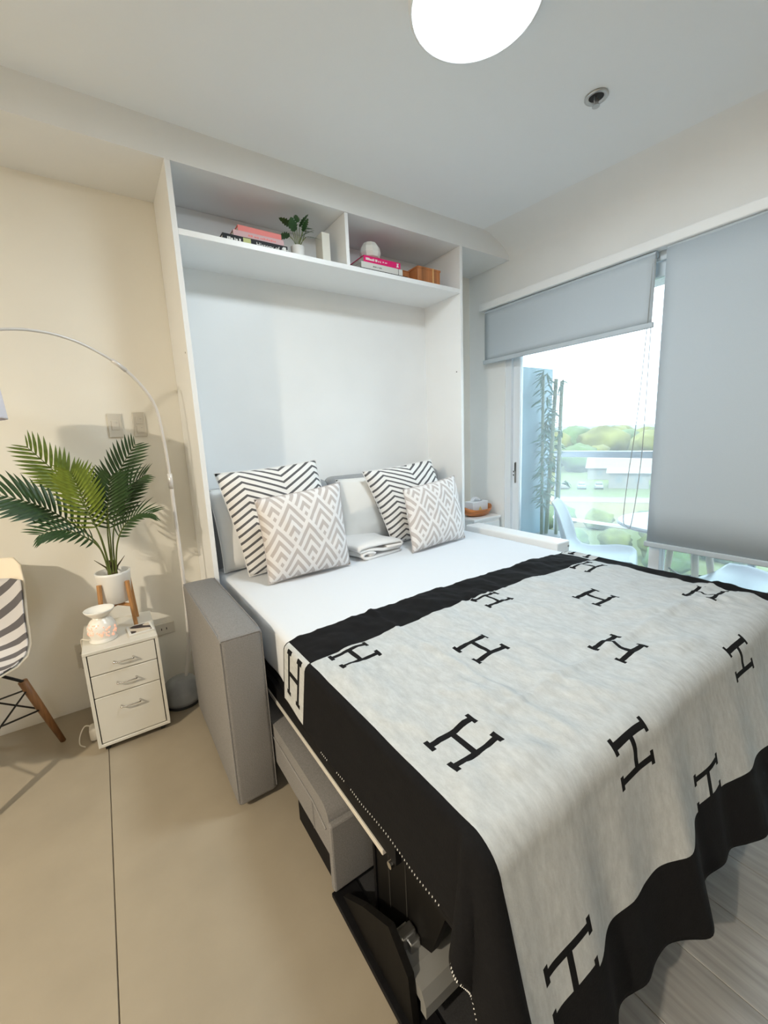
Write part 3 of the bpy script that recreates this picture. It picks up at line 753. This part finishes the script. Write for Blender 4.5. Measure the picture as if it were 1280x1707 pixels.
# oil burner
ob = thing('oil_burner', 'white ceramic oil burner lamp glowing through flower cutouts', 'oil burner', (-.460, .040, Z1))
R_ = [(0, .0), (.050, .0), (.052, .006), (.045, .012), (.046, .02), (.054, .045), (.052, .068), (.040, .088), (.028, .098), (.026, .104)]
link('base', lathe(R_, 40, cap=False), M['ceramic'], ob, smooth=True)
link('dish', lathe([(0, .103), (.026, .103), (.036, .110), (.052, .128), (.056, .136), (.053, .137), (.044, .124), (.02, .114), (0, .113)], 40, cap=False), M['ceramic'], ob, smooth=True)
def rad_at(z):
    for (r0, z0), (r1, z1) in zip(R_, R_[1:]):
        if z0 <= z <= z1 and z1 > z0: return r0+(r1-r0)*(z-z0)/(z1-z0)
    return .05
fl = None; rr = random.Random(4); cnt = 0
for i in range(46):
    a = -pi/2+rr.uniform(-1.25, 1.25); z = .028+.05*rr.random()+.012*sin(a*2); z = min(z, .08)
    if fl is None:
        bm = bmesh.new(); n = 10
        c0 = bm.verts.new((0, 0, .0016)); ring = [bm.verts.new(((.0056 if k % 2 else .0020)*cos(2*pi*k/n), (.0056 if k % 2 else .0020)*sin(2*pi*k/n), .0008)) for k in range(n)]
        for k in range(n): bm.faces.new((c0, ring[k], ring[(k+1) % n]))
        o = link('flower_cutout', bm, M['glow'], ob); fl = o.data
    else: o = link('flower_cutout', fl, None, ob)
    nrm = Vector((cos(a), sin(a), -.15 if z < .045 else .25)).normalized(); r = rad_at(z)+.0005
    o.location = (r*cos(a), r*sin(a), z); o.rotation_euler = nrm.to_track_quat('Z', 'Y').to_euler()
    s = rr.uniform(.7, 1.1); o.scale = (s, s, 1)
link('burner_cord', tube(smooth_pts([(-.045, .01, .006), (-.062, .03, .004), (-.079, .05, .002), (-.084, .07, -.03), (-.086, .12, -.09)], 5), .0028, 6), M['cord'], ob)
# booklets
bo = thing('booklet', 'small booklet with a dark photo cover on the drawer unit', 'booklet', (-.325, .035, Z1), rz=radians(4))
link('cover', B(-.048, .048, -.055, .055, .008, .010), M['whitecover'], bo); link('pages', B(-.047, .047, -.054, .054, .0, .008), M['paper'], bo)
def photo(g, x, y):
    return g.gt(g.op('SINE', g.add(g.mul(x, 60), g.mul(g.op('SINE', g.mul(y, 55)), 2.2))), .1)
M['photo'] = pattern_mat('dark_photo', (.62, .55, .45), (.035, .028, .032), photo, 'Object', .35, 0)
link('cover_photo', B(-.038, .040, -.040, .045, .0098, .0104), M['photo'], bo)

# ================================================================ POTTED PALM
pp = thing('potted_palm', 'artificial palm in a white pot on a bamboo stand', 'plant', (-.392, .165, Z1))
PZ = .115    # pot base above cabinet top
link('pot', lathe([(0, PZ), (.050, PZ), (.058, PZ+.006), (.068, PZ+.13), (.070, PZ+.142), (.064, PZ+.142), (.062, PZ+.10), (0, PZ+.10)], 40), M['potwhite'], pp, smooth=True)
link('soil', lathe([(0, PZ+.112), (.03, PZ+.114), (.0615, PZ+.108)], 24, cap=False), M['soil'], pp)
for k in range(4):
    a = radians(40+90*k); r0, r1 = .074, .088
    bm = bmesh.new(); tube([(r1*cos(a), r1*sin(a), 0.0), (r0*cos(a), r0*sin(a), PZ+.10)], [.0085, .0095], 8, bm=bm); link('stand_leg', bm, M['bamboo'], pp)
for k in range(2):
    a = radians(40+90*k); bm = tube([(.08*cos(a), .08*sin(a), PZ-.013), (-.08*cos(a), -.08*sin(a), PZ-.013)], .008, 8); link('stand_crossbar', bm, M['bamboo'], pp)
def leaflet():
    n = 6; bm = bmesh.new(); L = 1.0
    mid = []; lft = []; rgt = []
    for i in range(n+1):
        t = i/n; w = .075*sin(pi*(t*.9+.1))**.8*(1-.2*t) if i < n else 0.002; z = -.22*t*t
        mid.append(bm.verts.new((t, 0, z))); lft.append(bm.verts.new((t, w, z+.028*(1-t)))); rgt.append(bm.verts.new((t, -w, z+.028*(1-t))))
    for i in range(n):
        bm.faces.new((mid[i], mid[i+1], lft[i+1], lft[i])); bm.faces.new((mid[i], rgt[i], rgt[i+1], mid[i+1]))
    return bm
LM = {}
def frond(pts, nl, lmax, m, up, light=False):
    """pts: control points of the rachis in the plant's frame; up: the frond's upper side"""
    P = smooth_pts(pts, 10); n = len(P)
    fr = link('frond', tube(P, [.0042-.0032*i/(n-1) for i in range(n)], 6), M['stem'], pp, smooth=True)
    up = Vector(up)
    for i in range(nl):
        t = .34+.66*(i+.5)/nl; f = t*(n-1); k = min(n-2, int(f)); p = P[k].lerp(P[k+1], f-k)
        tan = (P[k+1]-P[k]).normalized(); side = tan.cross(up).normalized(); nn = side.cross(tan).normalized()
        env = lmax*(.55+.9*sin(pi*min(1, (t-.30)/.70*.85+.08)))*.72
        if t > .97: env *= .7
        fwd = .55+.75*((t-.34)/.66)
        for s in (1, -1):
            x = (side*s+tan*fwd+nn*.28).normalized(); y = nn.cross(x).normalized(); z = x.cross(y)
            R = Matrix((x, y, z)).transposed().to_4x4()
            if m not in LM:
                o = link('leaflet', leaflet(), M[m], fr); LM[m] = o.data
            else: o = link('leaflet', LM[m], None, fr)
            e = env*random.uniform(.92, 1.08)
            o.matrix_local = Matrix.Translation(p) @ R @ Matrix.Diagonal((e, e*.95, e, 1))
    return fr
def fp(x, y, z): return (x+.392, y-.165, z-Z1)
base = (0, 0, PZ+.12)
# tips placed from the photograph's outline of the plant
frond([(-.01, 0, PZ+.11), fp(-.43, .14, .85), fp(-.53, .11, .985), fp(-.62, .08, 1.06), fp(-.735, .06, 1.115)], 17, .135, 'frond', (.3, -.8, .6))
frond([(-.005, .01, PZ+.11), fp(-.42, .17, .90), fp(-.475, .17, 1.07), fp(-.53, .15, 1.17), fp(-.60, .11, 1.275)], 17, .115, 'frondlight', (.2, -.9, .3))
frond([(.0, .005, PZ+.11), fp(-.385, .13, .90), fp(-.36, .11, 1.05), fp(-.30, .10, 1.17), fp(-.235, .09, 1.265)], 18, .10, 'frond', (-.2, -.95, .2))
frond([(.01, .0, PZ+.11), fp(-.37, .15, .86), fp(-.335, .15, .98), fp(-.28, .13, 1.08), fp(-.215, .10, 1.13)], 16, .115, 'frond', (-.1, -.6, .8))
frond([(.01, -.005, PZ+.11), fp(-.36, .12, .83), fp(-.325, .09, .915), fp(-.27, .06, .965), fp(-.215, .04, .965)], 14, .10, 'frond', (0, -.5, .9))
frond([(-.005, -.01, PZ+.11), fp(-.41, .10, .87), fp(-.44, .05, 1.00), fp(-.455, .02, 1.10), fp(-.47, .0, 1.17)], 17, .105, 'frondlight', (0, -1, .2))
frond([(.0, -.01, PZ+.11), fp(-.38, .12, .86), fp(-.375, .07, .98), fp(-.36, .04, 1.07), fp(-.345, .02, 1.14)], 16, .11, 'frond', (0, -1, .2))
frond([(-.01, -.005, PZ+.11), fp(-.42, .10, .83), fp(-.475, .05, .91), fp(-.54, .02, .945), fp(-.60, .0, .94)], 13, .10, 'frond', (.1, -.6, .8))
bm = lathe([(.016, PZ+.105), (.020, PZ+.12), (.018, PZ+.16), (.012, PZ+.19)], 12, cap=False); link('husk', bm, M['fiber'], pp, smooth=True)
for a, l in ((2.6, .07), (.4, .06), (4.4, .05)):
    link('dry_shoot', tube([(.01*cos(a), .01*sin(a), PZ+.13), (.025*cos(a), .02*sin(a), PZ+.16), ((l)*cos(a), .03*sin(a), PZ+.20)], [.006, .004, .001], 6), M['fiber'], pp)

# ================================================================ ARC LAMP
al = thing('arc_lamp', 'white arc floor lamp with a drum shade and grey base', 'floor lamp', (-.188, .13, 0))
wobj('base', lathe([(0, .012), (.082, .012), (.084, .03), (.080, .075), (.066, .110), (.04, .126), (0, .130)], 36, center=(-.188, .13, 0)), M['lampgrey'], al, smooth=True)
wobj('foot_disc', lathe([(0, 0), (.084, 0), (.086, .006), (.082, .013), (0, .013)], 36, center=(-.188, .13, 0)), M['rubber'], al)
ap = [(-.165, .13, .11), (-.135, .127, .27), (-.122, .123, .45), (-.117, .12, .637), (-.116, .12, .80), (-.116, .12, .96), (-.116, .12, 1.126), (-.122, .118, 1.289), (-.144, .109, 1.445), (-.231, .076, 1.568), (-.344, .033, 1.641), (-.431, .0, 1.67), (-.514, -.031, 1.676), (-.591, -.061, 1.664), (-.67, -.09, 1.636), (-.74, -.112, 1.59), (-.777, -.12, 1.51)]
SPt = smooth_pts(ap, 5); nA = len(SPt); kA = 36
wobj('lower_pole', tube(SPt[:30], .0085, 10), M['lamppole'], al, smooth=True)
wobj('middle_pole', tube(SPt[29:47], .0068, 10), M['lamppole'], al, smooth=True)
wobj('upper_arm', tube(SPt[46:], .0052, 10), M['lamppole'], al, smooth=True)
wobj('collar', tube(SPt[28:31], .0105, 10), M['lamppole'], al, smooth=True); wobj('collar', tube(SPt[45:48], .0088, 10), M['lamppole'], al, smooth=True)
sh = wobj('lamp_shade', lathe([(.162, 1.365), (.168, 1.365), (.168, 1.370), (.160, 1.520), (.156, 1.523), (.155, 1.519), (.162, 1.372)], 48, center=(-.777, -.12, 0), cap=False), M['shade'], al, smooth=True)
wobj('shade_ring', tube([(-.777+.156*cos(a*pi/2), -.12+.156*sin(a*pi/2), 1.515) for a in (0, 2)], .003, 6), M['chrome'], sh)
wobj('bulb', lathe([(0, 1.40), (.025, 1.415), (.03, 1.44), (.018, 1.48), (.014, 1.515)], 18, center=(-.777, -.12, 0)), M['shade'], al, smooth=True)

# ================================================================ CHAIRS
PROF = [(-.270, .405, .19), (-.262, .428, .205), (-.235, .440, .215), (-.15, .436, .228), (-.04, .425, .232), (.06, .425, .232), (.13, .445, .228), (.175, .49, .222), (.20, .56, .214), (.222, .65, .203), (.245, .74, .188), (.262, .80, .160), (.268, .825, .115)]
def shell_pt(a, b):
    f = b*(len(PROF)-1); k = min(len(PROF)-2, int(f)); t = f-k
    y, z, w = [PROF[k][i]*(1-t)+PROF[k+1][i]*t for i in range(3)]
    u = 2*a-1; lift = abs(u)**3
    s = min(1, max(0, (b-.25)/.45))             # seat 0 .. back 1
    bowl = .045*(1-abs(2*b-1)**3)
    return Vector((w*u, y-bowl*lift*s*1.3, z+bowl*lift*(1-s)))
def chair(name, lbl, loc, rz, shell_m, leg_m, group=None):
    t = thing(name, lbl, 'chair', loc, rz, group)
    o = link('shell', grid(shell_pt, 24, 36), M[shell_m], t, smooth=True); solid(o, .007)
    tops = [(-.12, -.14), (.12, -.14), (-.12, .12), (.12, .12)]
    ends = [(-.215, -.215), (.215, -.215), (-.205, .215), (.205, .215)]
    for (a, b), (c, d_) in zip(tops, ends):
        L0 = Vector((a*1.25, b*1.2, .335)); L1 = Vector((c, d_, 0))
        lg = link('leg', tube([L0, L0.lerp(L1, .4), L1], [.0165, .0155, .0105], 12), M[leg_m], t, smooth=True)
        link('leg_bracket', tube([(a*.7, b*.7, .415), (a*1.25, b*1.2, .335), tuple(L0.lerp(L1, .12))], .006, 6), M['blackwire'], lg)
    bm = bmesh.new()
    def lp(i, f): a, b = tops[i]; c, d_ = ends[i]; return Vector((a*1.25, b*1.2, .335)).lerp(Vector((c, d_, 0)), f)
    for i, j in ((0, 1), (2, 3), (0, 2), (1, 3)):
        tube([lp(i, .12), lp(j, .45)], .0036, 6, bm=bm); tube([lp(j, .12), lp(i, .45)], .0036, 6, bm=bm)
    link('wire_brace', bm, M['blackwire'], t)
    bm = bmesh.new()
    for i in range(4):
        a, b = tops[i]; tube([(a*.7, b*.7, .417), (-a*.7, -b*.7 if False else b*.7, .417)], .005, 6, bm=bm)
    link('seat_mount', bm, M['blackwire'], t)
    return t
chair('dining_chair', 'cream shell chair with wooden legs draped with a striped throw', (-.955, .064, 0), radians(-30), 'creamshell', 'legwood')
GC = 'white shell chairs on the balcony'
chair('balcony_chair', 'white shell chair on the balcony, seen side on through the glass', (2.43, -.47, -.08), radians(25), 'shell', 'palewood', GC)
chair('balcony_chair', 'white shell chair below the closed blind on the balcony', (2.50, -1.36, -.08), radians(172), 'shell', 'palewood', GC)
# striped throw over the left chair
def thr(a, b):
    # b: 0 lower end on the seat front .. 1 over the top and down the back
    bb = .04+b*.80
    p = shell_pt(.06+.93*a, bb); up = Vector((0, -.016, .012))
    s = min(1, max(0, (bb-.25)/.45)); off = Vector((0, -.014*s, .014*(1-s)+.004))
    wv = .008*sin(a*17+b*4)+.008*fbm(a*4, b*5, 6)
    q = p+off+Vector((0, -.5*wv*s-.035*s*(1-abs(2*a-1)**2)*(1-s), wv*(1-s)))
    if b < .12: q += Vector((0, -.02*(.12-b)/.12, -.10*(.12-b)/.12))
    return q
M['stripethrow'] = pattern_mat('striped_throw', (.58, .575, .59), (.13, .125, .135), lambda g, x, y: g.lt(g.fr(g.add(g.mul(g.sub(y, g.mul(x, .55)), 11), 10)), .42), 'UV', .95, .3, 300)
tt = thing('chair_throw', 'white throw with grey slanted stripes hanging over the left chair', 'throw', (-.955, .064, .43), rz=radians(-30))
o = link('cloth', grid(lambda a, b: thr(a, b)-Vector((0, 0, .43)), 26, 40, lambda a, b: (a*.5, b*.9)), M['stripethrow'], tt, smooth=True); solid(o, .004, 1)

# balcony table
bt = thing('balcony_table', 'round white balcony table half hidden by the closed blind', 'table', (2.52, -.98, -.08))
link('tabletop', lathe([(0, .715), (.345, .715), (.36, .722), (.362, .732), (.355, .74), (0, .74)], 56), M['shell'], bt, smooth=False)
for a in (45, 135, 225, 315):
    a = radians(a); link('leg', tube([(.12*cos(a), .12*sin(a), .71), (.235*cos(a), .235*sin(a), 0)], [.021, .014], 12), M['palewood'], bt, smooth=True)
bm = bmesh.new()
for a in (45, 135): a = radians(a); tube([(.17*cos(a), .17*sin(a), .40), (-.17*cos(a), -.17*sin(a), .40)], .005, 6, bm=bm)
link('wire_brace', bm, M['blackwire'], bt)

# bamboo plant
bp_ = thing('bamboo_plant', 'tall artificial bamboo in a white planter on the balcony', 'plant', (2.62, .0, -.08))
wobj('planter', B(2.50, 2.76, -.13, .11, -.08, .40, .008, 2), M['framewhite'], bp_)
wobj('pebbles', B(2.515, 2.745, -.115, .095, .385, .406), M['slab'], bp_)
culms = [((2.56, .045, .40), (2.58, .075, 1.68), .011), ((2.60, .03, .40), (2.60, -.025, 1.64), .015), ((2.64, -.035, .40), (2.60, -.075, 1.62), .014), ((2.60, .065, .40), (2.62, .10, 1.30), .009)]
LB = None; rb = random.Random(11)
for a, b, r in culms:
    a, b = Vector(a), Vector(b); bm = bmesh.new(); n = 7; pts = []; rad = []
    for i in range(n):
        for q, k in ((0, 1.12), (.06, 1.), (.94, 1.)): pts.append(a.lerp(b, (i+q)/n)); rad.append(r*k)
    wobj('culm', tube(pts, rad, 10), M['bambooculm'], bp_, smooth=True)
for (a, b, r), nL in zip(culms, (230, 40, 48, 110)):
    a, b = Vector(a), Vector(b)
    for i in range(nL//6):
        p = a.lerp(b, .22+.78*(i+rb.random()*.6)/(nL//6)); az = rb.uniform(0, 2*pi)
        tip = p+Vector((cos(az)*.06, sin(az)*.06, .05)); tip.y = min(tip.y, .055)
        wobj('twig', tube([p, tip], .0016, 5), M['bambooculm'], bp_)
        for k in range(6):
            if LB is None: o = link('leaf', leaflet(), M['bambooleaf'], bp_); LB = o.data
            else: o = link('leaf', LB, None, bp_)
            e = rb.uniform(.06, .115); o.location = Vector(p.lerp(tip, rb.uniform(.5, 1)))-rootof(bp_)
            o.rotation_euler = (rb.uniform(-.6, .6), rb.uniform(-.2, .7), az+rb.uniform(-1.2, 1.2)); o.scale = (e, e*1.2, e)
lf = thing('hanging_leaf', 'bright green leaf hanging on the pale balcony partition', 'leaf', (2.29, .132, 1.08))
o = link('blade', broad_leaf(.10, .035), M['limeleaf'], lf); o.rotation_euler = (radians(80), radians(75), 0)
link('stalk', tube([(0, 0, 0), (-.005, 0, .03)], .002, 5), M['stem'], lf)

# ================================================================ THE VIEW
GZ = -13.0
M['grass'] = mat('dry_grass', (.088, .064, .026), .95, var=.35, vscale=.05)
M['green'] = mat('green_ground', (.06, .075, .02), .95, var=.4, vscale=.03)
M['crowna'] = mat('crown_olive', (.062, .070, .012), .95, var=.5, vscale=1.2)
M['crownb'] = mat('crown_green', (.036, .066, .020), .95, var=.5, vscale=1.2)
M['trunk'] = mat('trunk', (.12, .09, .06), .9)
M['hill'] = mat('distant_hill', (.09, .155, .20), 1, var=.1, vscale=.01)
M['road'] = mat('pale_road', (.13, .11, .09), .9)
M['housewall'] = mat('pale_house_wall', (.13, .12, .118), .9)
M['roofpink'] = mat('pale_roof', (.135, .112, .108), .8)
M['roofwhite'] = mat('white_roof', (.17, .17, .175), .8)
M['windowdark'] = mat('dark_opening', (.08, .09, .10), .4)
M['shrub'] = mat('shrub_green', (.14, .24, .12), .95, var=.5, vscale=.8)
gr = B(6, 2600, -2400, 2400, GZ-1, GZ); struct('ground', gr, M['green'], label='flat green ground far below the balcony')
def strip(name, lbl, pts, z, m):
    return struct(name, prism(pts, 2, GZ, GZ+z), m, label=lbl)
def G(px, py):
    """ground point for a direction given as azimuth deg right of +X toward -Y ... (distance, azimuth)"""
    a = radians(py); return (CAM.x+px*cos(a), CAM.y+px*sin(a))
strip('field', 'dry yellow field beyond the near trees', [G(74, 60), G(74, 5), G(100, 5), G(100, 60)], .05, M['grass'])
strip('road', 'pale road along the far edge of the field', [G(100.5, 60), G(100.5, 5), G(108, 5), G(108, 60)], .06, M['road'])
# hills on the horizon
bm = bmesh.new(); n = 60; A_ = []; Bv = []; C_ = []
for i in range(n+1):
    az = radians(-40+130*i/n); d = 2000; h = 14+16*max(0, fbm(i*.13, 2))+8*abs(fbm(i*.5, 7))
    A_.append(bm.verts.new((d*cos(az), d*sin(az), GZ))); Bv.append(bm.verts.new((d*1.08*cos(az), d*1.08*sin(az), GZ+h+4))); C_.append(bm.verts.new((d*1.25*cos(az), d*1.25*sin(az), GZ)))
for i in range(n): bm.faces.new((A_[i], A_[i+1], Bv[i+1], Bv[i])); bm.faces.new((Bv[i], Bv[i+1], C_[i+1], C_[i]))
struct('hills', bm, M['hill'], label='hazy blue hills along the horizon')
# trees: every tree a thing of crown and trunk
crowns = []
for s in range(4):
    bm = bmesh.new(); bmesh.ops.create_icosphere(bm, subdivisions=3, radius=1)
    for v in bm.verts:
        k = 1+.28*fbm(v.co.x*2.2+s*7, v.co.y*2.2, v.co.z*2.2+s)+.12*fbm(v.co.x*6, v.co.y*6+s, v.co.z*6); v.co *= k; v.co.z *= .8
    me = bpy.data.meshes.new('crown'); bm.to_mesh(me); bm.free(); me.materials.append(M['crowna'] if s % 2 else M['crownb']); [setattr(f, 'use_smooth', True) for f in me.polygons]; crowns.append(me)
bm = tube([(0, 0, 0), (0, 0, .6), (0, 0, 1)], [.09, .07, .05], 6); trunk_me = bpy.data.meshes.new('trunk'); bm.to_mesh(trunk_me); bm.free(); trunk_me.materials.append(M['trunk'])
PLANTED = []
HOUSES = [(*G(136, 24.6), 16), (*G(114, 25.5), 6), (*G(218, 40), 9)]
def tree(x, y, r, h, k, lbl, grp):
    if any(hypot(x-a, y-b_) < 1.02*(r+c_) for a, b_, c_ in PLANTED): return
    PLANTED.append((x, y, r))
    if any(hypot(x-a, y-b_) < r*1.2+c_ for a, b_, c_ in HOUSES): return
    t = thing('tree', lbl.replace('tree', ('dark green ', 'olive ')[k % 2]+'tree', 1), 'tree', (x, y, GZ), group=grp)
    c = link('crown', crowns[k % 4], None, t); c.location = (0, 0, h); c.scale = (r, r, r*.9); c.rotation_euler = (0, 0, k*1.7)
    q = link('trunk', trunk_me, None, t); q.scale = (r*.9, r*.9, h)
rt = random.Random(5)
for i in range(60):
    d = rt.uniform(46, 70); az = rt.uniform(15, 43); x, y = G(d, az)
    tree(x, y, rt.uniform(1.6, 2.6), rt.uniform(1.0, 1.7), i, 'bushy tree below the balcony, near side of the dry field', 'trees on the near side of the field')
for i in range(90):
    d = rt.uniform(122, 205); az = rt.uniform(28.8, 43); x, y = G(d, az)
    tree(x, y, rt.uniform(4, 6.5), rt.uniform(3.0, 4.5), i, 'leafy tree beyond the road, left of the long pale roof', 'trees beyond the road')
for i in range(110):
    d = rt.uniform(240, 480); az = rt.uniform(21, 44); x, y = G(d, az)
    tree(x, y, rt.uniform(9, 14), rt.uniform(4, 6), i, 'distant tree of the wood under the hazy hills', 'trees of the distant wood')
def house(lbl, d, az, w, dp, h, rh, roof):
    x, y = G(d, az); t = thing('house', lbl, 'house', (x, y, GZ), rz=radians(az+90))
    link('wall', B(-w/2, w/2, -dp/2, dp/2, 0, h), M['housewall'], t)
    link('roof', prism([(-dp/2-.6, h), (dp/2+.6, h), (0, h+rh)], 0, -w/2-.6, w/2+.6), M[roof], t)
    for i in range(max(2, int(w/5))):
        xx = -w/2+(i+.5)*w/max(2, int(w/5)); link('window', B(xx-.7, xx+.7, -dp/2-.08, -dp/2+.02, h*.4, h*.75), M['windowdark'], t); link('window', B(xx-.7, xx+.7, dp/2-.02, dp/2+.08, h*.4, h*.75), M['windowdark'], t)
house('long building with a broad pale pink roof by the blind', 136, 24.6, 24, 14, 3.2, 4.2, 'roofpink')
house('white flat house at the edge of the road below the long roof', 114, 25.5, 8, 6, 3.6, 1, 'roofwhite')
house('low white building among the trees left of the long roof', 218, 40, 14, 8, 3, 2, 'roofwhite')
GV = 'parked cars along the road'
for i in range(8):
    x, y = G(110+rt.uniform(-.6, .6), 28.6+i*1.9); t = thing('car', 'pale parked car in the row along the road', 'car', (x, y, GZ+.06), rz=radians(30+90), group=GV)
    c = ['roofwhite', 'railgrey', 'housewall'][i % 3]
    link('body', B(-.9, .9, -2, 2, .3, 1.0, .15, 2), M[c], t); link('cabin', B(-.75, .75, -1.1, 1.2, .95, 1.5, .2, 2), M['windowdark'], t)
    for sx in (-.85, .85):
        for sy in (-1.2, 1.25): link('wheel', tube([(sx-.1, sy, .32), (sx+.1, sy, .32)], .32, 12), M['rubber'], t)
